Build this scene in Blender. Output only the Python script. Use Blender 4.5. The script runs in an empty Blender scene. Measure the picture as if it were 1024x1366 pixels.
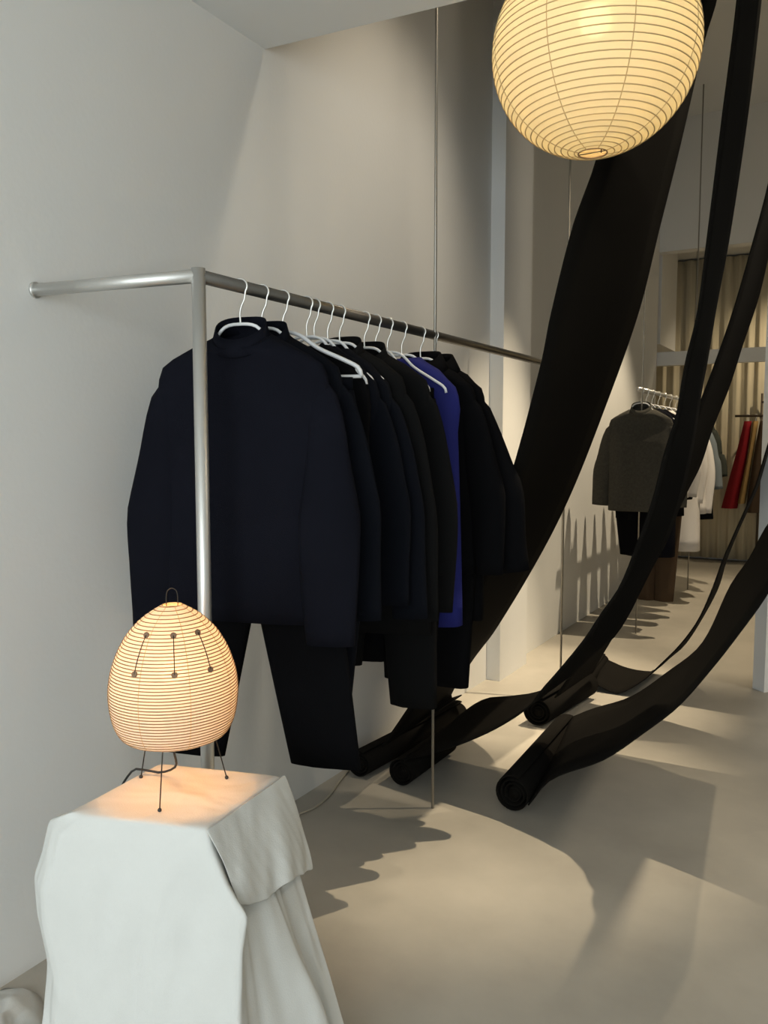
import bpy, bmesh, math, random
import numpy as np
from mathutils import Matrix, Vector
random.seed(4)
rng = np.random.default_rng(4)
S = bpy.context.scene
COL = S.collection

# ------------------------------------------------------------ camera
F, CX, CY, HOR, VPX, CH = 1090., 512., 683., 590., 1146., 1.42
_p = math.atan((CY - HOR) / F)
_y = np.array([VPX - CX, CY - HOR, F]); _y /= np.linalg.norm(_y)
_z = np.array([0, math.cos(_p), -math.sin(_p)])
_x = np.cross(_y, _z)
if _x[0] < 0: _x = -_x
R = np.array([_x, _y, _z])                 # world axes in camera coords (right, up, forward)
CAM = np.array([0, 0, CH])
def ray(px, py): return R @ np.array([px - CX, -(py - CY), F])
def ony(px, py, Y):
    r = ray(px, py); return CAM + r * (Y / r[1])
cam = bpy.data.cameras.new('camera'); co = bpy.data.objects.new('camera', cam); COL.objects.link(co)
cam.sensor_fit = 'VERTICAL'; cam.sensor_height = 24.0; cam.lens = F / 1366 * 24.0
cam.clip_start = .05; cam.clip_end = 60
rt, up, fw = R[:, 0], R[:, 1], R[:, 2]
co.matrix_world = Matrix(((rt[0], up[0], -fw[0], 0), (rt[1], up[1], -fw[1], 0), (rt[2], up[2], -fw[2], CH), (0, 0, 0, 1)))
S.camera = co

# ------------------------------------------------------------ world and light
S.view_settings.view_transform = 'Standard'; S.view_settings.look = 'None'
S.view_settings.gamma = 1; S.view_settings.use_curve_mapping = False
S.view_settings.exposure = 0.0
w = bpy.data.worlds.new('world'); S.world = w; w.use_nodes = True
w.node_tree.nodes['Background'].inputs[0].default_value = (.75, .87, 1, 1)
w.node_tree.nodes['Background'].inputs[1].default_value = .6

def area_light(name, loc, target, sx, sy, power, col, spread=180):
    l = bpy.data.lights.new(name, 'AREA'); l.shape = 'RECTANGLE'; l.size = sx; l.size_y = sy
    l.energy = power; l.color = col; l.spread = math.radians(spread)
    o = bpy.data.objects.new(name, l); COL.objects.link(o); o.location = loc
    o.rotation_euler = (Vector(target) - Vector(loc)).to_track_quat('-Z', 'Y').to_euler()
    return o
def spot_light(name, loc, target, power, col, angle, blend=.4, rad=.03):
    l = bpy.data.lights.new(name, 'SPOT'); l.energy = power; l.color = col; l.spot_size = math.radians(angle)
    l.spot_blend = blend; l.shadow_soft_size = rad
    o = bpy.data.objects.new(name, l); COL.objects.link(o); o.location = loc
    o.rotation_euler = (Vector(target) - Vector(loc)).to_track_quat('-Z', 'Y').to_euler()
    return o
WARM = (1, .83, .58); COOL = (.87, .95, .97)
area_light('daylight_window', (.2, -2.35, 1.5), (.2, 3, 1.3), 3.6, 2.3, 130, COOL)
spot_light('ceiling_spot_rack', (-.26, 3.62, 4.55), (-1.42, 3.0, .0), 720, WARM, 33, .7, .014)
spot_light('ceiling_spot_side', (.65, 4.0, 4.55), (-1.3, 2.9, .0), 240, WARM, 36, .8, .014)
spot_light('ceiling_spot_wall', (-.45, 4.62, 4.55), (-1.62, 4.35, .0), 1250, WARM, 31, .8, .014)
spot_light('ceiling_spot_washer', (-.72, 3.15, 4.5), (-1.84, 3.25, 1.1), 165, (1, .86, .66), 62, 1, .12)
spot_light('ceiling_spot_deep', (-.42, 6.6, 4.55), (-1.25, 7.0, .3), 640, WARM, 58, .5, .014)
area_light('hall_ceiling_light', (2.3, 3.75, 4.66), (.6, 3.3, 0), .9, .9, 105, (1, .87, .68))
spot_light('back_room_spot', (0., 9.6, 3.3), (-1.0, 10.3, 1.0), 100, WARM, 110, .8)

# ------------------------------------------------------------ materials
def mat(name, col, rough=.6, metal=0, noise=0, nscale=8, bump=0, bscale=200, spec=.5, col2=None, sheen=0):
    m = bpy.data.materials.new(name); m.use_nodes = True; nt = m.node_tree; b = nt.nodes['Principled BSDF']
    b.inputs['Roughness'].default_value = rough; b.inputs['Metallic'].default_value = metal
    b.inputs['Specular IOR Level'].default_value = spec; b.inputs['Base Color'].default_value = (*col, 1)
    if sheen: b.inputs['Sheen Weight'].default_value = sheen
    tc = nt.nodes.new('ShaderNodeTexCoord')
    if noise:
        n = nt.nodes.new('ShaderNodeTexNoise'); n.inputs['Scale'].default_value = nscale; n.inputs['Detail'].default_value = 6
        n.inputs['Roughness'].default_value = .6
        nt.links.new(tc.outputs['Object'], n.inputs['Vector'])
        r = nt.nodes.new('ShaderNodeValToRGB'); r.color_ramp.elements[0].position = .3; r.color_ramp.elements[1].position = .7
        c2 = col2 or tuple(c * (1 - noise) for c in col)
        r.color_ramp.elements[0].color = (*c2, 1); r.color_ramp.elements[1].color = (*col, 1)
        nt.links.new(n.outputs['Fac'], r.inputs['Fac']); nt.links.new(r.outputs['Color'], b.inputs['Base Color'])
    if bump:
        n = nt.nodes.new('ShaderNodeTexNoise'); n.inputs['Scale'].default_value = bscale; n.inputs['Detail'].default_value = 3
        nt.links.new(tc.outputs['Object'], n.inputs['Vector'])
        bp = nt.nodes.new('ShaderNodeBump'); bp.inputs['Strength'].default_value = bump; bp.inputs['Distance'].default_value = .01
        nt.links.new(n.outputs['Fac'], bp.inputs['Height']); nt.links.new(bp.outputs['Normal'], b.inputs['Normal'])
    return m
M = {}
M['wall'] = mat('white_plaster', (.74, .735, .71), .75, noise=.03, nscale=1.5, bump=.05, bscale=60)
M['ceil'] = mat('ceiling_paint', (.74, .74, .72), .8)
M['floor'] = mat('polished_concrete', (.43, .395, .335), .45, noise=.26, nscale=1.6, bump=.02, bscale=30)
M['steel'] = mat('brushed_steel', (.62, .61, .58), .42, metal=.85, bump=.03, bscale=300)
M['reflsteel'] = mat('steel_dark_reflection', (.17, .16, .145), .32, metal=.9, bump=.03, bscale=300)  # rail steel, its dark reflections put into the base colour
M['rod'] = mat('steel_rod', (.36, .34, .30), .45, metal=.8)
M['strap'] = mat('black_felt', (.0062, .0054, .0044), .9, bump=.1, bscale=400, spec=.06)
M['navy'] = mat('navy_cloth', (.0062, .0066, .0105), .9, bump=.15, bscale=500, spec=.05, noise=.2, nscale=5)
M['black'] = mat('black_cloth', (.0035, .0035, .0042), .9, bump=.15, bscale=500, spec=.05)
M['ink'] = mat('ink_cloth', (.0045, .0052, .0078), .9, bump=.15, bscale=500, spec=.05)
M['charcoal'] = mat('charcoal_cloth', (.0060, .0060, .0062), .9, bump=.15, bscale=500, spec=.05)
M['blue'] = mat('cobalt_cloth', (.010, .013, .125), .8, bump=.1, bscale=500, spec=.25)
M['grey'] = mat('grey_wool', (.060, .056, .046), .9, noise=.3, nscale=60, bump=.2, bscale=300, spec=.2)
M['brown'] = mat('brown_cloth', (.060, .038, .022), .9, spec=.2)
M['white'] = mat('white_cloth', (.60, .57, .54), .85, spec=.2)
M['dust'] = mat('slate_blue_cloth', (.13, .15, .16), .85, spec=.2)
M['green'] = mat('dark_green_cloth', (.025, .028, .022), .85, spec=.2)
M['red'] = mat('crimson_cloth', (.19, .006, .010), .8, spec=.2)
M['mustard'] = mat('mustard_cloth', (.30, .19, .07), .85, spec=.2)
M['tan'] = mat('tan_cloth', (.26, .18, .10), .85, spec=.2)
M['plastic'] = mat('white_plastic', (.72, .72, .72), .35)
M['hook'] = mat('hook_wire', (.75, .74, .70), .3, metal=.8)
M['drape'] = mat('canvas_cloth', (.60, .60, .57), .9, noise=.04, nscale=6, bump=.12, bscale=350, spec=.15)
def crease(m):
    nt = m.node_tree; b = nt.nodes['Principled BSDF']; tc = nt.nodes.new('ShaderNodeTexCoord')
    mp = nt.nodes.new('ShaderNodeMapping'); mp.inputs['Rotation'].default_value = (.4, .7, .3); mp.inputs['Scale'].default_value = (1, 1, .55)
    nt.links.new(tc.outputs['Object'], mp.inputs['Vector'])
    n = nt.nodes.new('ShaderNodeTexNoise'); n.inputs['Scale'].default_value = 4; n.inputs['Detail'].default_value = 2; n.inputs['Distortion'].default_value = 1.2
    nt.links.new(mp.outputs[0], n.inputs['Vector'])
    v = nt.nodes.new('ShaderNodeTexVoronoi'); v.feature = 'SMOOTH_F1'; v.inputs['Scale'].default_value = 9; v.inputs['Smoothness'].default_value = .25
    nt.links.new(mp.outputs[0], v.inputs['Vector'])
    a = nt.nodes.new('ShaderNodeMath'); a.operation = 'MULTIPLY_ADD'; a.inputs[1].default_value = .3
    nt.links.new(v.outputs['Distance'], a.inputs[0]); nt.links.new(n.outputs['Fac'], a.inputs[2])
    bp = nt.nodes.new('ShaderNodeBump'); bp.inputs['Strength'].default_value = .7; bp.inputs['Distance'].default_value = .03
    nt.links.new(a.outputs[0], bp.inputs['Height'])
    old = b.inputs['Normal'].links[0].from_node; nt.links.new(bp.outputs['Normal'], old.inputs['Normal'])
crease(M['drape'])
M['curtain'] = mat('cream_curtain', (.60, .53, .38), .9, noise=.12, nscale=2, spec=.1)
M['wire'] = mat('dark_wire', (.03, .026, .02), .5, metal=.5)
M['rib'] = mat('bamboo_rib', (.28, .17, .08), .7)
M['ribl'] = mat('bamboo_rib_large', (.50, .37, .18), .7)
M['dot'] = mat('paper_dot', (.19, .12, .07), .8)
M['cord'] = mat('black_cord', (.012, .012, .012), .5)
M['cordw'] = mat('pale_cord', (.42, .38, .30), .5)
M['rust'] = mat('rust_shade', (.35, .11, .03), .7)
M['wood'] = mat('dark_wood', (.07, .05, .03), .6)
M['plinth'] = mat('plinth_board', (.5, .46, .38), .8)
def paper(name, col, trans):
    m = bpy.data.materials.new(name); m.use_nodes = True; nt = m.node_tree; nt.nodes.clear()
    o = nt.nodes.new('ShaderNodeOutputMaterial'); d = nt.nodes.new('ShaderNodeBsdfDiffuse'); t = nt.nodes.new('ShaderNodeBsdfTranslucent')
    d.inputs[0].default_value = (*col, 1); t.inputs[0].default_value = (*trans, 1)
    a = nt.nodes.new('ShaderNodeMixShader'); a.inputs[0].default_value = .5
    nt.links.new(d.outputs[0], a.inputs[1]); nt.links.new(t.outputs[0], a.inputs[2])
    g = nt.nodes.new('ShaderNodeBsdfRefraction'); g.inputs['IOR'].default_value = 1.02; g.inputs['Roughness'].default_value = .55
    g.inputs['Color'].default_value = (1, .93, .78, 1)
    try: g.distribution = 'GGX'
    except Exception: pass
    b = nt.nodes.new('ShaderNodeMixShader'); b.inputs[0].default_value = .006
    nt.links.new(a.outputs[0], b.inputs[1]); nt.links.new(g.outputs[0], b.inputs[2]); nt.links.new(b.outputs[0], o.inputs[0])
    return m
M['paper'] = paper('washi_paper', (.80, .74, .64), (.33, .335, .34))
M['paperl'] = paper('washi_paper_large', (.78, .70, .52), (.58, .53, .345))
def emit(name, col, s):
    m = bpy.data.materials.new(name); m.use_nodes = True; nt = m.node_tree; b = nt.nodes['Principled BSDF']
    b.inputs['Base Color'].default_value = (*col, 1)
    b.inputs['Emission Color'].default_value = (*col, 1); b.inputs['Emission Strength'].default_value = s
    return m
M['bulb'] = emit('lamp_bulb', (1, .50, .18), 110)
M['bulbl'] = emit('lantern_bulb', (1, .74, .40), 78)
def glass():
    m = bpy.data.materials.new('window_glass'); m.use_nodes = True; nt = m.node_tree; nt.nodes.clear()
    o = nt.nodes.new('ShaderNodeOutputMaterial'); t = nt.nodes.new('ShaderNodeBsdfTransparent'); g = nt.nodes.new('ShaderNodeBsdfGlossy')
    g.inputs['Roughness'].default_value = .02; x = nt.nodes.new('ShaderNodeMixShader'); x.inputs[0].default_value = .06
    nt.links.new(t.outputs[0], x.inputs[1]); nt.links.new(g.outputs[0], x.inputs[2]); nt.links.new(x.outputs[0], o.inputs[0])
    return m
M['glass'] = glass()

# ------------------------------------------------------------ helpers
LOC = {}
def thing(name, label, cat, loc, group=None):
    o = bpy.data.objects.new(name, None); COL.objects.link(o); o.location = loc; o.empty_display_size = .1
    o['label'] = label; o['category'] = cat
    if group: o['group'] = group
    LOC[o.name] = np.array(loc, float)
    return o
def root_loc(p):
    while p.parent: p = p.parent
    return LOC.get(p.name, np.zeros(3))
def mk(name, V, Fc, m, parent=None, smooth=True, thick=0, sub=0, label=None, off=0):
    V = np.asarray(V, float)
    if parent is not None: V = V - root_loc(parent)
    me = bpy.data.meshes.new(name); me.from_pydata(V.tolist(), [], [tuple(map(int, f)) for f in Fc]); me.validate()
    bm = bmesh.new(); bm.from_mesh(me); bmesh.ops.recalc_face_normals(bm, faces=bm.faces); bm.to_mesh(me); bm.free()
    if smooth: me.polygons.foreach_set('use_smooth', [True] * len(me.polygons))
    me.materials.append(M[m])
    o = bpy.data.objects.new(name, me); COL.objects.link(o)
    if parent is not None: o.parent = parent
    if thick:
        s = o.modifiers.new('solid', 'SOLIDIFY'); s.thickness = thick; s.offset = off
    if sub:
        s = o.modifiers.new('sub', 'SUBSURF'); s.levels = sub; s.render_levels = sub
    if label: o['label'] = label
    return o
def struct(o): o['kind'] = 'structure'; return o
def box(a, b):
    x0, y0, z0 = a; x1, y1, z1 = b
    V = [(x0, y0, z0), (x1, y0, z0), (x1, y1, z0), (x0, y1, z0), (x0, y0, z1), (x1, y0, z1), (x1, y1, z1), (x0, y1, z1)]
    return V, [(0, 3, 2, 1), (4, 5, 6, 7), (0, 1, 5, 4), (1, 2, 6, 5), (2, 3, 7, 6), (3, 0, 4, 7)]
def merge(*gs):
    V = []; Fc = []
    for v, f in gs:
        n = len(V); V += [tuple(q) for q in v]; Fc += [tuple(i + n for i in k) for k in f]
    return V, Fc
def loft(rings, closed=True, cap0=False, cap1=False):
    n = len(rings[0]); V = [tuple(q) for r in rings for q in r]; Fc = []
    for k in range(len(rings) - 1):
        for i in range(n if closed else n - 1):
            j = (i + 1) % n
            Fc.append((k * n + i, k * n + j, (k + 1) * n + j, (k + 1) * n + i))
    if cap0: Fc.append(tuple(range(n))[::-1])
    if cap1: Fc.append(tuple((len(rings) - 1) * n + i for i in range(n)))
    return V, Fc
def tube(path, rad, n=10, cap=True, flat=None):
    P = np.asarray(path, float); k = len(P); rad = np.broadcast_to(rad, (k,)); T = np.gradient(P, axis=0)
    T /= np.linalg.norm(T, axis=1)[:, None] + 1e-12
    ref = np.array([0, 0, 1.]) if abs(T[0][2]) < .9 else np.array([1., 0, 0])
    u = np.cross(T[0], ref); u /= np.linalg.norm(u); rings = []
    for i in range(k):
        u = u - T[i] * (u @ T[i]); u /= np.linalg.norm(u); v = np.cross(T[i], u)
        rings.append([P[i] + rad[i] * (math.cos(a) * u + math.sin(a) * v) for a in np.linspace(0, 2 * math.pi, n, endpoint=False)])
    return loft(rings, True, cap, cap)
def spline(pts, n):
    P = np.asarray(pts, float); d = np.r_[0, np.cumsum(np.linalg.norm(np.diff(P, axis=0), axis=1))]
    m = np.zeros_like(P)
    for i in range(len(P)):
        a, b = max(i - 1, 0), min(i + 1, len(P) - 1); m[i] = (P[b] - P[a]) / (d[b] - d[a])
    out = []
    for t in np.linspace(0, d[-1], n):
        i = min(max(np.searchsorted(d, t) - 1, 0), len(P) - 2); h = d[i + 1] - d[i]; s = (t - d[i]) / h
        out.append((2 * s**3 - 3 * s**2 + 1) * P[i] + (s**3 - 2 * s**2 + s) * h * m[i] + (-2 * s**3 + 3 * s**2) * P[i + 1] + (s**3 - s**2) * h * m[i + 1])
    return np.array(out)
def sphere(c, r, n=16, m=10):
    rings = [[(c[0] + r * math.sin(t) * math.cos(a), c[1] + r * math.sin(t) * math.sin(a), c[2] + r * math.cos(t))
              for a in np.linspace(0, 2 * math.pi, n, endpoint=False)] for t in np.linspace(.02, math.pi - .02, m)]
    return loft(rings, True, True, True)

# ------------------------------------------------------------ room shell
WX = -1.88; H0 = 2.807; H1 = 4.70
struct(mk('floor', *box((-3.2, -2.6, -.1), (4.0, 10.75, 0)), 'floor', smooth=False))
struct(mk('wall_left', *box((WX - .15, -2.4, 0), (WX, 8.95, H1)), 'wall', smooth=False))
struct(mk('trim_1', *box((WX - .02, 4.47, 0), (WX + .085, 4.92, H1)), 'wall', smooth=False))
struct(mk('wall_right', *box((3.6, -2.4, 0), (3.75, 8.95, H1)), 'wall', smooth=False))
# low ceiling over the front of the shop, its edge slightly oblique
V = [(WX - .1, -2.4, H0), (3.6, -2.4, H0), (3.6, 2.87, H0), (WX - .1, 2.395, H0)]
V2 = [(a, b, H1 + .02) for a, b, c in V]
struct(mk('ceiling', V + V2, [(0, 3, 2, 1), (4, 5, 6, 7), (0, 1, 5, 4), (1, 2, 6, 5), (2, 3, 7, 6), (3, 0, 4, 7)], 'ceil', smooth=False))
struct(mk('ceiling_high', *box((WX - .15, 2.2, H1), (3.75, 9.1, H1 + .1)), 'ceil', smooth=False))
# shop window behind the viewer
g = merge(box((WX - .15, -2.55, 0), (-1.7, -2.4, H0)), box((2.1, -2.55, 0), (3.75, -2.4, H0)), box((-1.7, -2.55, 0), (2.1, -2.4, .25)), box((-1.7, -2.55, 2.72), (2.1, -2.4, H0 + .05)))
struct(mk('wall_front', *g, 'wall', smooth=False))
wn = struct(mk('window_1', *merge(*[box((x, -2.5, .25), (x + .05, -2.42, 2.72)) for x in (-1.7, -.45, .8, 2.05)]), 'steel', smooth=False))
for x in (-1.65, -.40, .85): mk('pane', *box((x, -2.47, .25), (x + 1.2, -2.46, 2.72)), 'glass', wn, smooth=False)
# far end: tall opening under a lintel, then a curtained bay
struct(mk('wall_back', *merge(box((WX - .15, 8.95, 3.385), (3.75, 9.1, H1)), box((2.6, 8.95, 0), (3.75, 9.1, 3.4))), 'wall', smooth=False))
struct(mk('trim_2', *box((-2.9, 9.0, 2.225), (2.6, 9.1, 2.365)), 'wall', smooth=False))
struct(mk('trim_3', *box((-2.9, 9.1, 2.46), (WX, 9.92, 3.6)), 'wall', smooth=False))
struct(mk('wall_bay', *merge(box((-3.0, 9.0, 0), (-2.9, 10.7, 3.6)), box((2.6, 9.1, 0), (2.7, 10.7, 3.7)), box((-3.0, 10.6, 0), (2.7, 10.75, 3.7)), box((-3.0, 8.96, 0), (WX - .14, 8.99, 3.38))), 'wall', smooth=False))
struct(mk('ceiling_bay', *box((-3.0, 9.1, 3.6), (2.7, 10.75, 3.75)), 'ceil', smooth=False))
# angled partition at the right edge
a = np.array([-.41, 5.02]); t = np.array([.65, .76]); s = np.array([-.066, .057])
q = [a, a + t * 2.2, a + t * 2.2 + s, a + s]
V = [(*p, 0) for p in q] + [(*p, H1) for p in q]
struct(mk('wall_partition', V, [(0, 3, 2, 1), (4, 5, 6, 7), (0, 1, 5, 4), (1, 2, 6, 5), (2, 3, 7, 6), (3, 0, 4, 7)], 'wall', smooth=False))

# ------------------------------------------------------------ curtain
def curtain(x0, x1, y, z0, z1):
    n = int((x1 - x0) / .012); xs = np.linspace(x0, x1, n)
    ph = np.cumsum(rng.uniform(.6, 1.4, n)) * .55
    rings = []
    for z in np.linspace(z0, z1, 6):
        rings.append([(x, y + .02 * math.sin(p) + .008 * math.sin(2.3 * p + z), z) for x, p in zip(xs, ph)])
    return loft(rings, False)
cu = mk('curtain', *curtain(-2.85, 2.55, 10.46, .03, 3.58), 'curtain', thick=.003)
cu['label'] = 'floor-length cream curtain hanging in folds across the far end'; cu['category'] = 'curtain'

# ------------------------------------------------------------ clothes rails
RX, RZ = -1.39, 1.818; RR = .0165
r1 = thing('clothes_rail', 'steel tube rail with thick front post holding the dark clothes', 'clothes rail', (RX, 1.51, 0))
mk('rail', *tube([(RX, 1.51, RZ), (RX, 2.8, RZ), (RX, 4.33, RZ)], RR, 16), 'reflsteel', r1)
mk('post', *tube([(RX, 1.51, .0), (RX, 1.51, RZ + .018)], RR * 1.03, 20), 'steel', r1)
mk('wall_strut', *tube([(WX, 1.425, RZ - .002), (RX, 1.51, RZ)], RR, 16), 'steel', r1)
mk('wall_flange', *tube([(WX, 1.425, RZ - .002), (WX + .006, 1.426, RZ - .002)], RR * 1.25, 20), 'steel', r1)
mk('post_foot', *tube([(RX, 1.51, 0), (RX, 1.51, .008)], .035, 20), 'steel', r1)
for yy in (2.755, 4.328):
    mk('support_rod', *tube([(RX + .012, yy, 0), (RX + .012, yy, H1)], .0055, 10), 'rod', r1)
r2 = thing('clothes_rail', 'steel rail carrying the grey jacket and pale shirts deeper in the shop', 'clothes rail', (RX, 6.08, 0))
mk('rail', *tube([(RX, 6.04, 1.80), (RX, 8.26, 1.80)], .016, 12), 'steel', r2)
for yy in (6.121, 8.243):
    mk('support_rod', *tube([(RX + .01, yy, 0), (RX + .01, yy, H1)], .0055, 10), 'rod', r2)

# ------------------------------------------------------------ hangers and garments
def frame(y, yaw, x=RX):
    c, s_ = math.cos(math.radians(yaw)), math.sin(math.radians(yaw))
    return lambda u, v, z: (x + u * c - v * s_, y + u * s_ + v * c, z)
def hanger(y, yaw, label, group, railz=RZ, rr=RR, half=.185, wide=False, m='plastic', x=RX):
    T = frame(y, yaw, x); top = railz + rr + .0025
    h = thing('clothes_hanger', label, 'hanger', T(0, 0, railz - .11), group)
    R0 = rr + .0025; pts = []
    for a in np.linspace(math.radians(215), math.radians(-40), 15):
        pts.append(T(R0 * math.cos(a) * 1.02, 0, railz + R0 * math.sin(a)))
    pts += [T(.011, 0, railz - .034), T(.003, 0, railz - .05), T(-.001, 0, railz - .066), T(0, 0, railz - .095)]
    mk('hook', *tube(spline(pts, 40), .0026, 8), 'hook', h)
    th = .0045 if not wide else .006
    zt = railz - .095
    hf = [(.045, -.008), (half * .45, -.046 if wide else -.052), (half * .8, -.082 if wide else -.098), (half * .97, -.103 if wide else -.122), (half, -.125 if wide else -.14)]
    arm = [(-u, d) for u, d in hf[::-1]] + [(0, 0)] + hf
    pth = spline([T(u, 0, zt + dz) for u, dz in arm], 40)
    mk('arm', *tube(pth, th, 8), m, h)
    if wide:
        mk('trouser_bar', *tube([T(-half, 0, zt - .125), T(half, 0, zt - .125)], .005, 8), m, h)
    return h
def ell(T, cu_, w_, d_, z, n=36, seed=0, wr=0., ex=2.6, cv=0, zf=None, dip=0):
    out = []
    for a in np.linspace(0, 2 * math.pi, n, endpoint=False):
        c, s_ = math.cos(a), math.sin(a)
        u = w_ * math.copysign(abs(c) ** (2 / ex), c); v = d_ * math.copysign(abs(s_) ** (2 / ex), s_)
        f = 1 + wr * (math.sin(5 * a + seed) + .6 * math.sin(9 * a + 2.1 * seed + z * 4))
        zz = z + (zf(u) if zf else 0) - dip * ((1 - s_) / 2) ** 1.4
        out.append(T(cu_ + u * (1 + (f - 1) * .25), cv + v * f, zz))
    return out
SEED = [0]
def shirt(name, label, y, yaw, m, hem=.95, hs=.235, hb=.27, dep=.036, neckz=1.72, cuff=.93, slv=True, ls=(.09, .03), rs=(.09, .03), collar='stand', cat='shirt', group=None, sr=.062, x=RX, lcv=0., rcv=0., k=1.0, hemdip=0., wr_=.06, slf=.5):
    SEED[0] += 1.7; sd = SEED[0]; T = frame(y, yaw, x)
    g = thing(name, label, cat, T(0, 0, hem), group)
    shz = neckz - .12
    lev = [(neckz, .066, .046), (neckz - .016, .085, .048), (neckz - .045, .135, .044), (neckz - .08, hs * .82, .036), (shz + .015, hs * .95, .033), (shz - .015, hs, .032), (shz - .06, hs + .006, .034), (shz - .14, hs * .99, dep)]
    for q_ in np.linspace(.12, 1, 9):
        z = (shz - .14) * (1 - q_) + hem * q_
        lev.append((z, (hs * .99) * (1 - q_) + hb * q_, dep * (1 + .25 * q_)))
    rings = [ell(T, 0, a, b, z, 40, sd, wr_ * min(1, i / 8), dip=.068 * max(0, 1 - i / 3.5) if collar else .01, zf=(lambda u: -hemdip * abs(u)) if i > 11 else None) for i, (z, a, b) in enumerate(lev)]
    mk('body', *loft(rings), m, g, thick=.003)
    if slv:
        for sg, (o1, o2), vv in ((-1, ls, lcv), (1, rs, rcv)):
            P = [(sg * (hs - .075), 0, shz - .030), (sg * (hs - .03), 0, shz - .05), (sg * (hs - .006 + o1 * .12), vv * .1, shz - .13), (sg * (hs + o1 * .6), vv * .4, shz - .28), (sg * (hs + o1), vv * .75, (shz + cuff) / 2 - .05), (sg * (hs + (o1 + o2) / 2), vv, cuff + .12), (sg * (hs + o2), vv, cuff)]
            pth = spline(P, 18); rad = np.interp(np.linspace(0, 1, 18), [0, .12, .3, .55, .8, 1], [.03, .045, .056, sr * 1.05, sr * .95, sr * .85])
            rings = []
            for i, (pp, rr_) in enumerate(zip(pth, rad)):
                tn = pth[min(i + 1, 17)] - pth[max(i - 1, 0)]; tn /= np.linalg.norm(tn)
                U = np.array([-tn[2], 0, tn[0]]) * (1 if tn[2] < 0 else -1); U /= np.linalg.norm(U) + 1e-9
                ring = []
                for a in np.linspace(0, 2 * math.pi, 20, endpoint=False):
                    f = 1 + .04 * math.sin(4 * a + sd + i * .5)
                    ring.append(T(*(pp + rr_ * f * (math.cos(a) * U + slf * math.sin(a) * np.array([0, 1, 0])))))
                rings.append(ring)
            mk('sleeve', *loft(rings), m, g, thick=.003)
    if collar == 'stand':
        rings = [ell(T, 0, a, b, z, 32, 0, 0, 2.0, dip=.07) for z, a, b in ((neckz - .018, .082, .050), (neckz + .006, .072, .048), (neckz + .028, .066, .045))]
        mk('collar', *loft(rings), m, g, thick=.004)
    elif collar == 'fold':
        rings = [ell(T, 0, a, b, z, 32, 0, 0, 2.0, dip=.055) for z, a, b in ((neckz - .02, .078, .050), (neckz + .028, .068, .047), (neckz + .032, .076, .053), (neckz + .002, .092, .062), (neckz - .02, .104, .066))]
        mk('collar', *loft(rings), m, g, thick=.004)
    if collar == 'fold':
        zz = np.linspace(neckz - .085, hem + .01, 14); d0 = np.interp(zz, [hem, shz - .14, shz, neckz], [dep * 1.25 + .004, dep + .003, .036, .050])
        V = []
        for z, d in zip(zz, d0):
            V += [T(-.016, -d - .004, z), T(.016, -d - .004, z)]
        mk('placket', V, [(2 * i, 2 * i + 1, 2 * i + 3, 2 * i + 2) for i in range(13)], m, g, thick=.002)
    return g
def trousers(label, y, yaw, m, top=1.58, hem=.56, ww=.20, leg=.105, spread=.06, x=RX, group='dark trousers on the front rail', gap=.0, dep=.05, ltwist=0, taper=.8, hemdiff=0, crotch=None):
    SEED[0] += 1.3; sd = SEED[0]; T = frame(y, yaw, x)
    g = thing('trousers', label, 'trousers', T(0, 0, hem), group)
    mk('waistband', *loft([ell(T, 0, ww * .9, dep * .8, z, 32, 0, 0) for z in (top, top - .04)]), m, g, thick=.003)
    cz = crotch or top - .30
    for sg in (-1, 1):
        rings = []
        hz = hem + (hemdiff if sg < 0 else 0)
        for q_ in np.linspace(0, 1, 14):
            z = top - .035 + (hz - top + .035) * q_
            if z > cz:
                f = (top - .035 - z) / (top - .035 - cz); c = sg * (ww * .45 + .02 * f); w_ = ww * .47 + .035 * f
            else:
                f = (cz - z) / (cz - hz); c0 = ww * .45 + .02; w0 = ww * .47 + .035
                w_ = w0 + (leg * taper - w0) * f; c = sg * (c0 + (spread + leg * taper - c0) * f)
            rings.append(ell(T, c, w_, dep * (1 + .1 * f), z, 24, sd + sg, .07, 2.4))
        mk('leg', *loft(rings), m, g, thick=.003)
    return g
hooks = [1.663, 1.752, 1.843, 1.956, 1.994, 2.064, 2.129, 2.274, 2.345, 2.424, 2.523, 2.663, 2.766]
yaws = [16, 14, 15, 9, 10, 8, 9, 11, 9, 10, 6, 6, 4]
hold = ['inside the navy stand-collar shirt beside the steel post', 'inside the black high-collar shirt behind the navy one', 'with bare arm and lower bar, trousers draped over it',
        'carrying the sleeveless black top', 'carrying the plain ink-black shirt', 'carrying the collarless black blouse', 'inside the black round-collar jacket', 'inside the charcoal long jacket',
        'holding the charcoal trousers', 'with a bare rounded arm just before the cobalt garment', 'carrying the cobalt garment', 'inside the black fold-collar shirt', 'inside the last black coat']
for i, (y, a) in enumerate(zip(hooks, yaws)):
    hanger(y, a, 'white hanger ' + hold[i], 'white hangers on the front rail', wide=(i == 2), half={2: .225, 9: .205}.get(i, .185))
shirt('shirt', 'navy stand-collar shirt hanging first beside the steel post', hooks[0], 16, 'navy', hem=.95, hs=.232, hb=.235, cuff=.91, ls=(.025, .035), rs=(.015, .02), sr=.076, lcv=.0, rcv=-.045, dep=.024, slf=.4)
trousers('black trousers hanging below the navy shirt behind the paper table lamp', 1.708, 16, 'black', dep=.015, top=1.56, hem=.555, ww=.19, leg=.125, spread=.10, taper=.78, crotch=1.10)
shirt('shirt', 'black high-collar shirt right behind the navy shirt', hooks[1], 14, 'ink', hem=.98, hs=.225, hb=.235, cuff=.95, ls=(.0, .0), rs=(.04, .05), dep=.018, slf=.3)
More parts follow.
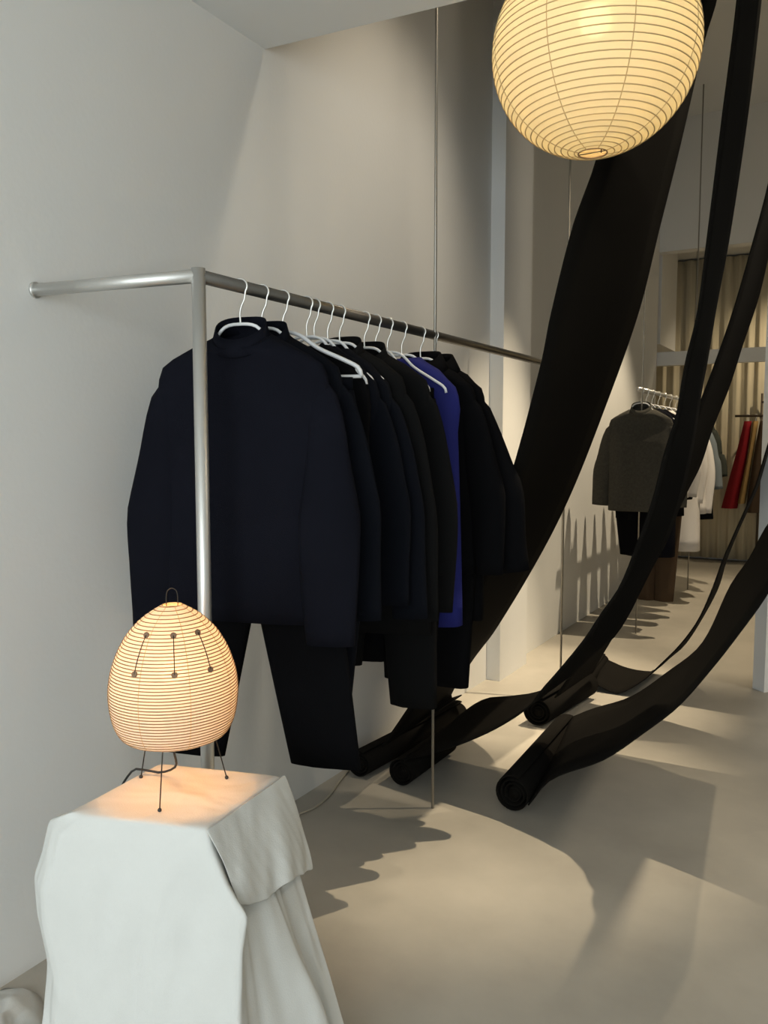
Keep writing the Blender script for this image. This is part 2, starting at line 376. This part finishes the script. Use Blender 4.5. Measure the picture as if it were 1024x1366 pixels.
trousers('black trousers hung on the bar of the bare-armed white hanger', 1.865, 15, 'ink', top=1.595, hem=.60, ww=.10, leg=.075, spread=-.05, x=RX + .11, dep=.02, gap=0)
shirt('top', 'sleeveless black top in the middle of the front rail', hooks[3], 9, 'black', hem=1.0, hs=.19, hb=.21, slv=False, collar=None, neckz=1.70, cat='top', dep=.012)
shirt('shirt', 'plain ink-black long-sleeved shirt in the middle of the front rail', hooks[4], 10, 'ink', hem=.92, hs=.20, hb=.21, cuff=.95, rs=(.03, .04), ls=(.0, .0), collar=None, neckz=1.70, dep=.014, slf=.3)
shirt('blouse', 'collarless black blouse with loose sleeves in the middle of the front rail', hooks[5], 8, 'ink', hem=.95, hs=.205, hb=.215, cuff=.90, rs=(.04, .06), ls=(.0, .0), collar=None, neckz=1.70, dep=.018, cat='blouse', slf=.3)
shirt('jacket', 'black jacket with round collar in the middle of the front rail', hooks[6], 9, 'charcoal', hem=.90, hs=.21, hb=.22, cuff=.88, rs=(.04, .055), ls=(.0, .0), cat='jacket', dep=.024, slf=.35)
shirt('jacket', 'charcoal long jacket hanging before the cobalt garment', hooks[7], 11, 'charcoal', hem=.80, hs=.215, hb=.22, cuff=.88, rs=(.03, .03), ls=(.0, .0), cat='jacket', dep=.024, slf=.35)
trousers('charcoal trousers with hem ending in front of the first steel support rod', hooks[8], 9, 'charcoal', top=1.58, hem=.54, ww=.17, leg=.10, spread=.055, hemdiff=.12, dep=.028)
trousers('black trousers over the hanger in front of the cobalt garment', hooks[9], 10, 'black', top=1.60, hem=.66, ww=.18, leg=.10, spread=.01, dep=.028)
shirt('dress', 'long cobalt blue garment between the black clothes', hooks[10], 6, 'blue', hem=.79, hs=.205, hb=.225, cuff=.90, slv=False, cat='dress', collar=None, dep=.03, neckz=1.715)
shirt('shirt', 'black shirt with fold-down collar behind the cobalt garment', hooks[11], 6, 'black', hem=.95, hs=.205, hb=.21, cuff=.95, rs=(.05, .06), ls=(.0, .0), collar='fold', dep=.03)
shirt('coat', 'black coat with dropped shoulders hanging last on the front rail', hooks[12], 4, 'black', hem=.76, hs=.20, hb=.205, cuff=.95, rs=(.08, .12), ls=(.0, .0), collar='fold', cat='coat', sr=.07, dep=.036)
trousers('black trousers under the last coat on the front rail', 2.715, 4, 'black', top=1.55, hem=.51, ww=.17, leg=.10, spread=.01, dep=.026)

# second rail
H2 = 'hangers on the deeper rail'
G2 = 'clothes on the deeper rail'
ys2 = [6.14, 6.30, 6.50, 6.72, 6.95, 7.18, 7.42, 7.62, 7.82, 8.02, 8.16]
hold2 = ['inside the grey wool jacket', 'behind the grey wool jacket', 'carrying the navy garment', 'carrying the black garment behind the straps', 'in the short white shirt', 'beside the short white shirt', 'in the long white shirt', 'in the white blouse', 'inside the slate blue jacket', 'carrying the dark purple-grey garment', 'inside the dark green jacket']
for y, h_ in zip(ys2, hold2):
    hanger(y, 2, 'pale hanger on the deeper rail ' + h_, H2, railz=1.80, rr=.016)
shirt('jacket', 'grey wool jacket at the front of the deeper rail', ys2[0], 3, 'grey', hem=.915, hs=.225, hb=.22, cuff=.95, ls=(.04, .055), rs=(.04, .05), dep=.07, collar='stand', cat='jacket', neckz=1.69, sr=.068)
trousers('black wide trousers below the grey wool jacket', 6.235, 3, 'black', top=1.5, hem=.575, ww=.19, leg=.11, spread=-.03, group=None, dep=.03)
trousers('brown trousers hanging low behind the grey jacket', 6.80, 3, 'brown', top=1.2, hem=.14, ww=.15, leg=.09, spread=.0, group=None, dep=.05)
shirt('shirt', 'navy garment on the deeper rail behind the grey jacket', ys2[2], 2, 'navy', hem=.55, hs=.20, hb=.20, ls=(.0, .0), rs=(-.02, -.04), cuff=.95, collar=None, neckz=1.68, dep=.075, sr=.048)
shirt('shirt', 'long white shirt hanging low on the deeper rail', ys2[6], 2, 'white', hem=.49, hs=.20, hb=.235, cuff=.9, collar=None, neckz=1.68, dep=.075, sr=.048, rs=(.03, .0), ls=(.02, .01))
shirt('shirt', 'short white shirt with loose sleeves on the deeper rail', ys2[4], 2, 'white', hem=.98, hs=.21, hb=.21, cuff=.98, collar=None, neckz=1.68, dep=.075, sr=.048, rs=(.04, .02), ls=(.02, .01))
shirt('shirt', 'white blouse with long sleeves beside the slate blue jacket', ys2[7], 2, 'white', hem=.80, hs=.21, hb=.25, cuff=.80, collar=None, neckz=1.68, dep=.075, sr=.048, rs=(.05, .04), ls=(.02, .01))
shirt('jacket', 'slate blue jacket on the deeper rail', ys2[8], 2, 'dust', hem=1.0, hs=.22, hb=.22, cuff=1.0, collar=None, neckz=1.68, dep=.075, sr=.048, rs=(.06, .09), ls=(.02, .01), cat='jacket')
shirt('jacket', 'dark green jacket at the far end of the deeper rail', ys2[10], 2, 'green', hem=1.05, hs=.22, hb=.22, cuff=1.10, collar=None, neckz=1.68, dep=.075, sr=.048, rs=(.05, .08), ls=(.02, .01), cat='jacket')
shirt('shirt', 'dark purple-grey garment half hidden among the white shirts', ys2[9], 2, 'ink', hem=.72, hs=.20, hb=.25, collar=None, neckz=1.68, dep=.075, sr=.048, ls=(.0, .0), rs=(-.02, -.04), cuff=.95)
shirt('shirt', 'black garment half hidden behind the hanging straps', ys2[3], 2, 'black', hem=.85, hs=.20, hb=.22, collar=None, neckz=1.68, dep=.075, sr=.048, ls=(.0, .0), rs=(-.02, -.04), cuff=.95)
shirt('shirt', 'charcoal garment half hidden behind the hanging straps', ys2[1], 2, 'charcoal', hem=.85, hs=.20, hb=.20, collar=None, neckz=1.68, dep=.075, sr=.048, ls=(.0, .0), rs=(-.02, -.04), cuff=.95)
shirt('shirt', 'charcoal garment beside the white shirts', ys2[5], 2, 'charcoal', hem=.95, hs=.20, hb=.20, collar=None, neckz=1.68, dep=.075, sr=.048, ls=(.0, .0), rs=(-.02, -.04), cuff=.95)

# third rail by the curtain
r3 = thing('clothes_rail', 'bronze rail by the cream curtain holding the crimson skirt', 'clothes rail', (-.9, 10.2, 0))
mk('rail', *tube([(-1.25, 10.2, 1.72), (-.2, 10.2, 1.72)], .014, 10), 'wood', r3)
for xx in (-.99, -.22): mk('support_rod', *tube([(xx, 10.375, 0), (xx, 10.375, 1.98)], .012, 8), 'wood', r3)
for xx in (-.99, -.22): mk('rail_bracket', *tube([(xx, 10.2, 1.72), (xx, 10.375, 1.72)], .010, 8), 'wood', r3)
mk('upper_rail', *tube([(-.99, 10.375, 1.88), (-.22, 10.375, 1.88)], .014, 10), 'wood', r3)
def hung(name, label, cat, pts, y, m, d=.035, hang=True):
    # pts: (z, x_left, x_right) from the top down; a garment seen side-on, hung from the third rail
    zt = pts[0][0]; xm = (pts[0][1] + pts[0][2]) / 2
    g = thing(name, label, cat, (xm, y, pts[-1][0]))
    zz = np.linspace(pts[0][0], pts[-1][0], 12); P = np.array(pts)[::-1]
    rings = []
    T = lambda u, v, z: (u, y + v, z)
    for i, z in enumerate(zz):
        l = np.interp(z, P[:, 0], P[:, 1]); r = np.interp(z, P[:, 0], P[:, 2])
        rings.append(ell(T, (l + r) / 2, (r - l) / 2, d * (.6 + .5 * i / 11) * 3, z, 20, xm * 9, .10, 2.2))
    mk('cloth', *loft(rings, True, True, False), m, g)
    mk('hook', *tube(spline([(xm - .01, y, 1.705), (xm - .018, y, 1.722), (xm, y, 1.738), (xm + .018, y, 1.722), (xm, y, 1.69), (xm, y, zt - .01)], 24), .004, 6), 'hook', g)
hung('skirt', 'crimson red skirt hanging by the cream curtain', 'skirt', [(1.66, -1.15, -1.07), (1.3, -1.22, -1.10), (.66, -1.36, -1.19)], 10.2, 'red')
hung('coat', 'mustard coat beside the crimson skirt', 'coat', [(1.66, -1.06, -1.0), (1.3, -1.095, -1.045), (.72, -1.185, -1.11)], 10.2, 'mustard')
hung('coat', 'dark brown coat between mustard and tan garments by the curtain', 'coat', [(1.66, -.985, -.89), (1.3, -1.035, -.915), (.62, -1.10, -.935)], 10.2, 'brown')
hung('coat', 'tan coat at the end of the curtain rail', 'coat', [(1.66, -.87, -.80), (1.2, -.90, -.785), (.5, -.925, -.805)], 10.2, 'tan')
hung('coat', 'black-brown coat at the end of the curtain rail beside the partition', 'coat', [(1.66, -.76, -.66), (1.2, -.775, -.64), (.6, -.795, -.62)], 10.2, 'wood')
pl = thing('pendant_lamp', 'small rust-orange conical shade in front of the cream curtain', 'lamp', (-1.62, 9.6, 1.98))
mk('shade', *loft([[( -1.62 + r_ * math.cos(a), 9.6 + r_ * math.sin(a), z) for a in np.linspace(0, 6.283, 24, endpoint=False)] for r_, z in ((.09, 1.98), (.085, 1.985), (.03, 2.06), (.012, 2.065))], True), 'rust', pl, thick=.003)
mk('cord', *tube([(-1.62, 9.6, 2.06), (-1.62, 9.6, 3.6)], .002, 6), 'cord', pl)

# ------------------------------------------------------------ black straps hung from the high ceiling
def strap(label, yn, yf, near, far, roll_c, roll_r, roll_y, tail=None, start=None, turns=3.2):
    g = thing('fabric_strap', label, 'strap', (roll_c[0], (roll_y[0] + roll_y[1]) / 2, 0))
    n = [ony(*q, yn) if len(q) == 2 else np.array(q) for q in near]; f_ = [ony(*q, yf) if len(q) == 2 else np.array(q) for q in far]
    def ext(c):
        if tail: return c + [np.array((c[-1][0] * 0 + x_ + (c[-1][0] - n0[0]), c[-1][1], z_)) for x_, z_ in tail]
        a, b = c[-3], c[-1]; dz = b[2] - a[2]; k = (H1 - b[2]) / dz
        e = b + (b - a) * k; e[0] = b[0] + (b[0] - a[0]) * k * .55; mid = b + (e - b) * .5; mid[0] += (b[0] - a[0]) * k * .08
        return c + [mid, e]
    n0 = n[-1].copy(); n = ext(n); f_ = ext(f_)
    if start is not None:
        n = [np.array((start[0], yn, start[1]))] + n; f_ = [np.array((start[0] if len(start) < 3 else start[2], yf, start[1]))] + f_
    K = 110
    A, B = spline(n, K), spline(f_, K)
    A[:, 2] = np.maximum(A[:, 2], .006); B[:, 2] = np.maximum(B[:, 2], .006)
    rings = [[a + (b - a) * s_ for s_ in np.linspace(0, 1, 7)] for a, b in zip(A, B)]
    V, Fc = loft(rings, False)
    mk('strap', V, Fc, 'strap', g, thick=.006)
    th = np.linspace(0, 2 * math.pi * turns, int(26 * turns)); rr_ = np.linspace(roll_r, roll_r * .28, len(th))
    sp = []
    for yy, xo in ((roll_y[0], 0), ((roll_y[0] + roll_y[1]) / 2, 0), (roll_y[1], 0)):
        fx = (yy - roll_y[0]) / (roll_y[1] - roll_y[0]); xc = roll_c[0] + (roll_c[1] - roll_c[0]) * fx
        sp.append([(xc + r_ * math.cos(a + 1.2), yy + .012 * (roll_r - r_) / roll_r, roll_r + .003 + r_ * math.sin(a + 1.2)) for a, r_ in zip(th, rr_)])
    mk('roll', *loft(sp, False), 'strap', g, thick=.006)
    cores = loft([[(roll_c[0] + (roll_c[1] - roll_c[0]) * fx + roll_r * .30 * math.cos(a), yy, roll_r + roll_r * .30 * math.sin(a)) for a in np.linspace(0, 6.283, 20, endpoint=False)] for fx, yy in ((0.01, roll_y[0] + .01), (.99, roll_y[1] - .01))], True, True, True)
    mk('roll_core', *cores, 'strap', g)
    return g
A_n = [(-1.66, 2.85, .16), (560, 920), (625, 800), (680, 640), (722, 485), (735, 420), (765, 300), (795, 215), (820, 110), (845, 0)]
A_f = [(-1.68, 3.68, .15), (600, 930), (630, 880), (660, 840), (720, 740), (760, 660), (800, 560), (850, 420), (880, 300), (905, 200), (940, 50), (955, 0)]
strap('widest black strap sweeping down behind the last coat to a floor roll', 2.85, 3.68, A_n, A_f, (-1.775, -1.70), .058, (2.85, 3.68))
B_n = [(576, 1005), (618, 991), (664, 970), (706, 942), (722, 921), (745, 895), (780, 852), (801, 820), (827, 782), (852, 719), (871, 665), (887, 602), (902, 554), (914, 485), (930, 419), (943, 320), (964, 152), (983, 0)]
B_f = [(611, 956), (646, 933), (681, 929), (718, 923), (759, 903), (769, 893), (795, 869), (818, 850), (838, 820), (849, 798), (871, 754), (890, 719), (910, 660), (925, 590), (934, 528), (943, 480), (955, 408), (971.5, 320), (997, 150), (1014.5, 0)]
strap('narrow black strap lying low then rising, its roll beside the widest strap', 2.86, 3.28, B_n, B_f, (-1.577, -1.57), .058, (2.862, 3.28), start=(-1.57, .118))
C_n = [(-1.24, 3.81, .17), (-1.0, 3.81, .58), (-.80, 3.81, 1.06), (926, 557), (938.6, 524), (952, 489), (978, 414), (1005, 320), (1024, 248)]
C_f = [(-1.21, 4.35, .17), (-1.0, 4.35, .58), (902.5, 684), (918, 652), (934, 620), (949.5, 572.5), (971.5, 517.6), (989, 463), (1011, 397), (1024, 342)]
strap('narrow black strap dropping to a short roll in front of the partition', 3.81, 4.35, C_n, C_f, (-1.33, -1.26), .078, (3.82, 4.42))
E_n = [(-1.25, 4.55, .05), (-1.12, 4.55, .012), (857, 908), (880, 887), (907, 860), (931, 827), (950, 785), (963, 749), (979, 712), (997, 672), (1010, 640)]
E_f = [(-1.33, 5.1, .05), (-1.2, 5.1, .012), (868, 896), (896, 875), (913, 860), (936, 825), (958, 783), (968, 749), (984, 709), (1002, 669), (1014, 640)]
strap('thin twisted strap seen edge-on, curling onto the floor near the partition', 4.55, 5.1, E_n, E_f, (-1.29, -1.35), .04, (4.48, 5.1), tail=[(-.30, 1.9), (-.22, 2.8), (-.17, 3.8), (-.15, 4.7)])
D_n = [(-1.03, 2.87, .045), (734, 1040), (805, 1013), (860, 976), (904, 942), (950, 890), (985, 845), (1024, 790)]
D_f = [(-1.12, 3.67, .13), (790, 946), (841, 930), (890, 897), (936, 859), (975, 780), (1000, 744), (1024, 700)]
strap('broad black strap with the thickest roll lying on open floor', 2.87, 3.67, D_n, D_f, (-1.093, -1.13), .072, (2.87, 3.67), tail=[(-.06, 1.35), (.08, 2.0), (.20, 3.0), (.26, 4.0), (.28, 4.7)])

# ------------------------------------------------------------ paper lantern (globe)
def lathe(c, prof, n=72):
    return loft([[(c[0] + r_ * math.cos(a), c[1] + r_ * math.sin(a), c[2] + z) for a in np.linspace(0, 2 * math.pi, n, endpoint=False)] for r_, z in prof], True)
lc = CAM + ray(793, 68) / np.linalg.norm(ray(793, 68)) * 2.5
LR = .264
lan = thing('paper_lantern', 'large round ribbed paper lantern glowing yellow, hung from the ceiling', 'lantern', tuple(lc + [0, 0, -LR]))
al = np.linspace(math.asin(.14), math.pi - math.asin(.14), 60)
nrib = 42
prof = [(LR * math.sin(a) * (1 + .0), -LR * .985 * math.cos(a)) for a in al]
mk('paper_shade', *lathe(lc, prof, 96), 'paperl', lan)
gs = []
for k in range(nrib * 24 + 1):
    pass
th = np.linspace(0, 2 * math.pi * nrib, nrib * 64)
aa = np.linspace(al[0], al[-1], len(th))
path = np.c_[lc[0] + LR * 1.001 * np.sin(aa) * np.cos(th), lc[1] + LR * 1.001 * np.sin(aa) * np.sin(th), lc[2] - LR * .986 * np.cos(aa)]
mk('bamboo_ribs', *tube(path, .0016, 5), 'ribl', lan)
for k in range(8):
    ph = k * math.pi / 4 + .63
    pth = [(lc[0] + LR * 1.0006 * math.sin(a) * math.cos(ph), lc[1] + LR * 1.0006 * math.sin(a) * math.sin(ph), lc[2] - LR * .9856 * math.cos(a)) for a in al]
    mk('paper_seam', *tube(pth, .0013, 5), 'ribl', lan)
br = LR * .14
mk('bottom_ring', *tube([(lc[0] + br * math.cos(a), lc[1] + br * math.sin(a), lc[2] - LR * .975) for a in np.linspace(0, 2 * math.pi, 41)], .002, 6), 'rib', lan)
mk('wire_stay', *tube([(lc[0] + .02, lc[1] + .01, lc[2] - LR * .97), (lc[0] + .02, lc[1] + .01, lc[2] + LR * .97)], .0015, 6), 'wire', lan)
mk('wire_stay', *tube([(lc[0] - br, lc[1], lc[2] - LR * .97), (lc[0] + br, lc[1], lc[2] - LR * .97)], .0012, 6), 'wire', lan)
mk('bulb', *sphere(lc + [0, 0, .075], .040), 'bulbl', lan)
mk('cord', *tube([tuple(lc + [0, 0, .11]), (lc[0], lc[1], H0)], .003, 6), 'cord', lan)

# ------------------------------------------------------------ table lamp on the pedestal
PZ = .70
f1, f2, f3 = np.array([-1.148, 1.110]), np.array([-1.139, 1.295]), np.array([-1.300, 1.206])
lx, ly = (f1 + f2 + f3) / 3
lam = thing('table_lamp', 'egg-shaped ribbed paper table lamp on thin wire legs on the draped plinth', 'lamp', (lx, ly, PZ))
zb, zt_ = PZ + .118, PZ + .408
tt = np.array([0, .03, .08, .15, .25, .36, .47, .58, .68, .78, .86, .92, .97, 1.0])
rr_ = .129 * np.array([.72, .82, .89, .945, .985, 1, .975, .915, .83, .71, .57, .43, .27, .155])
SH = .273
fz = np.linspace(0, 1, 60); pr = spline(np.c_[tt * SH, rr_, 0 * tt], 70)
prof = [(max(r, .015), z) for z, r, _ in pr]
mk('paper_shade', *lathe((lx, ly, zb), prof, 80), 'paper', lam)
nr = 44; th = np.linspace(0, 2 * math.pi * nr, nr * 56); hz = np.linspace(0, SH, len(th))
pz = np.array([p[1] for p in prof]); prr = np.array([p[0] for p in prof])
rad = np.interp(hz, pz, prr) + .0004
mk('bamboo_ribs', *tube(np.c_[lx + rad * np.cos(th), ly + rad * np.sin(th), zb + hz], .0011, 5), 'rib', lam)
for k in range(8):
    ph = k * math.pi / 4 - .55
    mk('paper_seam', *tube([(lx + (r + .0003) * math.cos(ph), ly + (r + .0003) * math.sin(ph), zb + z) for r, z in prof], .0006, 5), 'ribl', lam)
angs = [math.atan2(f[1] - ly, f[0] - lx) for f in (f1, f2, f3)]
camang = math.atan2(-ly, -lx)
hd = np.interp
for k, da in enumerate((-1.05, 0.02, 1.0)):
    ph = camang + da * .62; wire = []
    for z in np.linspace(.160, .228, 8):
        r = np.interp(z, pz, prr) + .003; wire.append((lx + r * math.cos(ph), ly + r * math.sin(ph), zb + z))
    wo = mk('wire_stay', *tube(wire, .0009, 6), 'wire', lam)
    for p in (wire[0], wire[-1]):
        nn = np.array([math.cos(ph), math.sin(ph), .35]); nn /= np.linalg.norm(nn)
        mk('paper_dot', *tube([np.array(p) - nn * .0015, np.array(p) + nn * .0005], .0065, 8), 'dot', wo, smooth=False)
for f, a in zip((f1, f2, f3), angs):
    top = (lx + .055 * math.cos(a), ly + .055 * math.sin(a), zb + .10)
    lg = mk('leg', *tube([top, (f[0], f[1], PZ + .006)], .0013, 6), 'wire', lam)
    mk('foot', *sphere((f[0], f[1], PZ + .0065), .0042, 10, 6), 'cord', lg)
hw = .0115; dirx = np.array([rt[0], rt[1]]) / np.hypot(rt[0], rt[1])
hp = [(-hw, 0), (-hw, .022), (-hw * .75, .033), (0, .038), (hw * .75, .033), (hw, .022), (hw, 0)]
mk('handle', *tube(spline([(lx + dirx[0] * u, ly + dirx[1] * u, zb + SH - .004 + z) for u, z in hp], 24), .0011, 6), 'wire', lam)
mk('top_ring', *tube([(lx + .0205 * math.cos(a), ly + .0205 * math.sin(a), zb + SH) for a in np.linspace(0, 2 * math.pi, 31)], .001, 5), 'ribl', lam)
mk('socket', *tube([(lx, ly, zb + .03), (lx, ly, zb + .106)], .012, 14), 'cord', lam)
mk('bulb', *sphere((lx, ly, zb + .137), .028), 'bulb', lam)
mk('cord', *tube(spline([(lx, ly, zb + .035), (lx - .005, ly + .0, zb - .03), (lx - .03, ly + .03, PZ + .035), (lx - .075, ly + .03, PZ + .012), (lx - .11, ly + .015, PZ + .016), (-1.335, 1.215, PZ + .01), (-1.39, 1.22, PZ - .07), (-1.42, 1.26, .45), (-1.44, 1.32, .2), (-1.46, 1.40, .006)], 60), .0025, 8), 'cord', lam)

# ------------------------------------------------------------ plinth and its drape
pd = mk('plinth', [(-1.295, 1.03, 0), (-1.03, 1.105, 0), (-1.06, 1.36, 0), (-1.322, 1.28, 0), (-1.295, 1.03, PZ - .008), (-1.03, 1.105, PZ - .008), (-1.06, 1.36, PZ - .008), (-1.322, 1.28, PZ - .008)],
        [(0, 3, 2, 1), (4, 5, 6, 7), (0, 1, 5, 4), (1, 2, 6, 5), (2, 3, 7, 6), (3, 0, 4, 7)], 'plinth', smooth=False)
pd['label'] = 'square plinth hidden under the white drape holding up the table lamp'; pd['category'] = 'plinth'
dr = thing('drape', 'off-white canvas drape hanging to the floor over the lamp plinth', 'cloth', (-1.18, 1.2, 0))
# perimeter control points (FL, FM, FR, R1, R2, R3, BR, BM, BL, LM) per level
lv = [
 (.700, [(-1.30, 1.02), (-1.16, 1.06), (-1.02, 1.10), (-1.028, 1.17), (-1.036, 1.25), (-1.043, 1.31), (-1.05, 1.37), (-1.19, 1.33), (-1.33, 1.29), (-1.315, 1.155)]),
 (.665, [(-1.355, 1.00), (-1.17, 1.052), (-1.008, 1.10), (-1.026, 1.17), (-1.034, 1.25), (-1.042, 1.31), (-1.05, 1.375), (-1.19, 1.34), (-1.36, 1.30), (-1.36, 1.155)]),
 (.60, [(-1.37, .992), (-1.17, 1.048), (-.975, 1.105), (-1.02, 1.17), (-1.028, 1.25), (-1.04, 1.31), (-1.045, 1.385), (-1.19, 1.35), (-1.37, 1.31), (-1.375, 1.155)]),
 (.545, [(-1.39, .985), (-1.17, 1.045), (-.935, 1.115), (-1.01, 1.17), (-1.005, 1.26), (-1.035, 1.32), (-1.038, 1.395), (-1.19, 1.36), (-1.38, 1.32), (-1.385, 1.155)]),
 (.47, [(-1.385, .985), (-1.17, 1.042), (-.952, 1.112), (-.995, 1.18), (-.985, 1.28), (-1.025, 1.33), (-1.028, 1.41), (-1.19, 1.37), (-1.38, 1.33), (-1.385, 1.155)]),
 (.37, [(-1.362, .99), (-1.17, 1.038), (-.956, 1.11), (-.985, 1.19), (-.962, 1.305), (-1.01, 1.35), (-1.005, 1.425), (-1.19, 1.38), (-1.38, 1.34), (-1.38, 1.155)]),
 (.24, [(-1.375, .985), (-1.18, 1.03), (-.955, 1.105), (-.975, 1.21), (-.925, 1.345), (-.985, 1.38), (-.97, 1.44), (-1.19, 1.40), (-1.40, 1.35), (-1.395, 1.155)]),
 (.10, [(-1.40, .965), (-1.18, 1.01), (-.945, 1.085), (-.96, 1.22), (-.90, 1.37), (-.955, 1.40), (-.935, 1.455), (-1.19, 1.42), (-1.42, 1.37), (-1.42, 1.155)]),
 (.012, [(-1.44, .92), (-1.18, .97), (-.92, 1.05), (-.93, 1.22), (-.86, 1.39), (-.92, 1.42), (-.89, 1.48), (-1.19, 1.45), (-1.46, 1.40), (-1.47, 1.155)])]
lv = [(z, [(p[0][0] - (.0 if z > .68 else .022), p[0][1] + (.0 if z > .68 else .03)), (p[0][0] + (.03 if z > .68 else .055), p[0][1] + (.009 if z > .68 else .0))] + p[1:]) for z, p in lv]
SUBD = 7
def peri(pts, jit, z):
    out = []
    for i in range(len(pts)):
        a = np.array(pts[i]); b = np.array(pts[(i + 1) % len(pts)]); t_ = b - a; nrm = np.array([t_[1], -t_[0]]) / np.linalg.norm(t_)
        for k in range(SUBD):
            s_ = k / SUBD; ph = i * 7 + k
            wv = jit * (math.sin(ph * 1.1 + z * 6) + .7 * math.sin(ph * 2.3 - z * 9)) * (1 if k else .3)
            out.append((*(a + t_ * s_ + nrm * wv), z))
    return out
rings = []
cx_, cy_ = -1.175, 1.195
for s_ in (.001, .25, .5, .75, .93):
    rings.append([(cx_ + (x_ - cx_) * s_, cy_ + (y_ - cy_) * s_, PZ + .0035 + .0012 * math.sin(17 * x_ * s_ + 3) * math.sin(23 * y_ * s_ + 1)) for x_, y_, z_ in peri(lv[0][1], 0, 0)])
L = []
for i in range(len(lv) - 1):
    for q_ in (np.linspace(0, 1, 4, endpoint=False)):
        z = lv[i][0] * (1 - q_) + lv[i + 1][0] * q_
        L.append((z, [(np.array(a) * (1 - q_) + np.array(b) * q_) for a, b in zip(lv[i][1], lv[i + 1][1])]))
L.append(lv[-1])
for i, (z, pts) in enumerate(L):
    jit = .0035 * min(1, max(0, (i - 2) / 10))
    rings.append(peri(pts, jit, z if i else PZ + .001))
mk('skirt', *loft(rings), 'drape', dr, sub=1)
# short outer flap on the right side
top = [(-1.017, 1.097), (-1.022, 1.165), (-1.031, 1.235), (-1.036, 1.30), (-1.047, 1.378)]
bot = [(-.985, 1.140, .548), (-.980, 1.185, .528), (-.985, 1.255, .515), (-.975, 1.285, .525), (-1.022, 1.435, .470)]
rows = []
for q_ in np.linspace(0, 1, 12):
    cp = [np.array((*a, PZ + .004)) * (1 - q_) + np.array(b) * q_ + np.array((.012 * math.sin(q_ * 2.6), 0, 0)) for a, b in zip(top, bot)]
    row = spline(cp, 30)
    for j in range(30): row[j][0] += .003 * math.sin(j * .9 + q_ * 7) * q_ + .0015 * math.sin(j * 2.3 - q_ * 11) * q_
    rows.append(row)
mk('flap', *loft(rows, False), 'drape', dr, thick=.0015, sub=1)
# crumpled end of the cloth on the floor by the wall
gx, gy = 22, 14; V = []
for i in range(gx):
    for j in range(gy):
        u, v = i / (gx - 1), j / (gy - 1); e = math.sin(math.pi * min(1, max(0, u))) ** .5 * math.sin(math.pi * v) ** .6
        h = .004 + e * (.010 + .026 * abs(math.sin(11 * u + 6 * v)) + .020 * abs(math.sin(12 * v - 7 * u + 1)))
        V.append((-1.855 + .36 * u + .02 * math.sin(6 * v), .98 + .27 * v + .03 * math.sin(7 * u) - .02 * u, h))
Fc = [(i * gy + j, (i + 1) * gy + j, (i + 1) * gy + j + 1, i * gy + j + 1) for i in range(gx - 1) for j in range(gy - 1)]
mk('crumpled_end', V, Fc, 'drape', dr, thick=.002)

# pale power cord on the floor running to the wall
def floor_pt(px, py, h=.005):
    r = ray(px, py); return CAM + r * ((h - CH) / r[2])
pc = mk('power_cord', *tube(spline([(-1.46, 1.42, .005), (-1.62, 1.75, .005), (-1.72, 2.15, .005), floor_pt(398, 1087), floor_pt(418, 1078), floor_pt(438, 1062), floor_pt(452, 1043), floor_pt(460, 1033), (-1.872, 2.98, .005)], 70), .0042, 8), 'cordw')
pc['label'] = 'pale power cord running along the floor beside the left wall'; pc['category'] = 'cord'
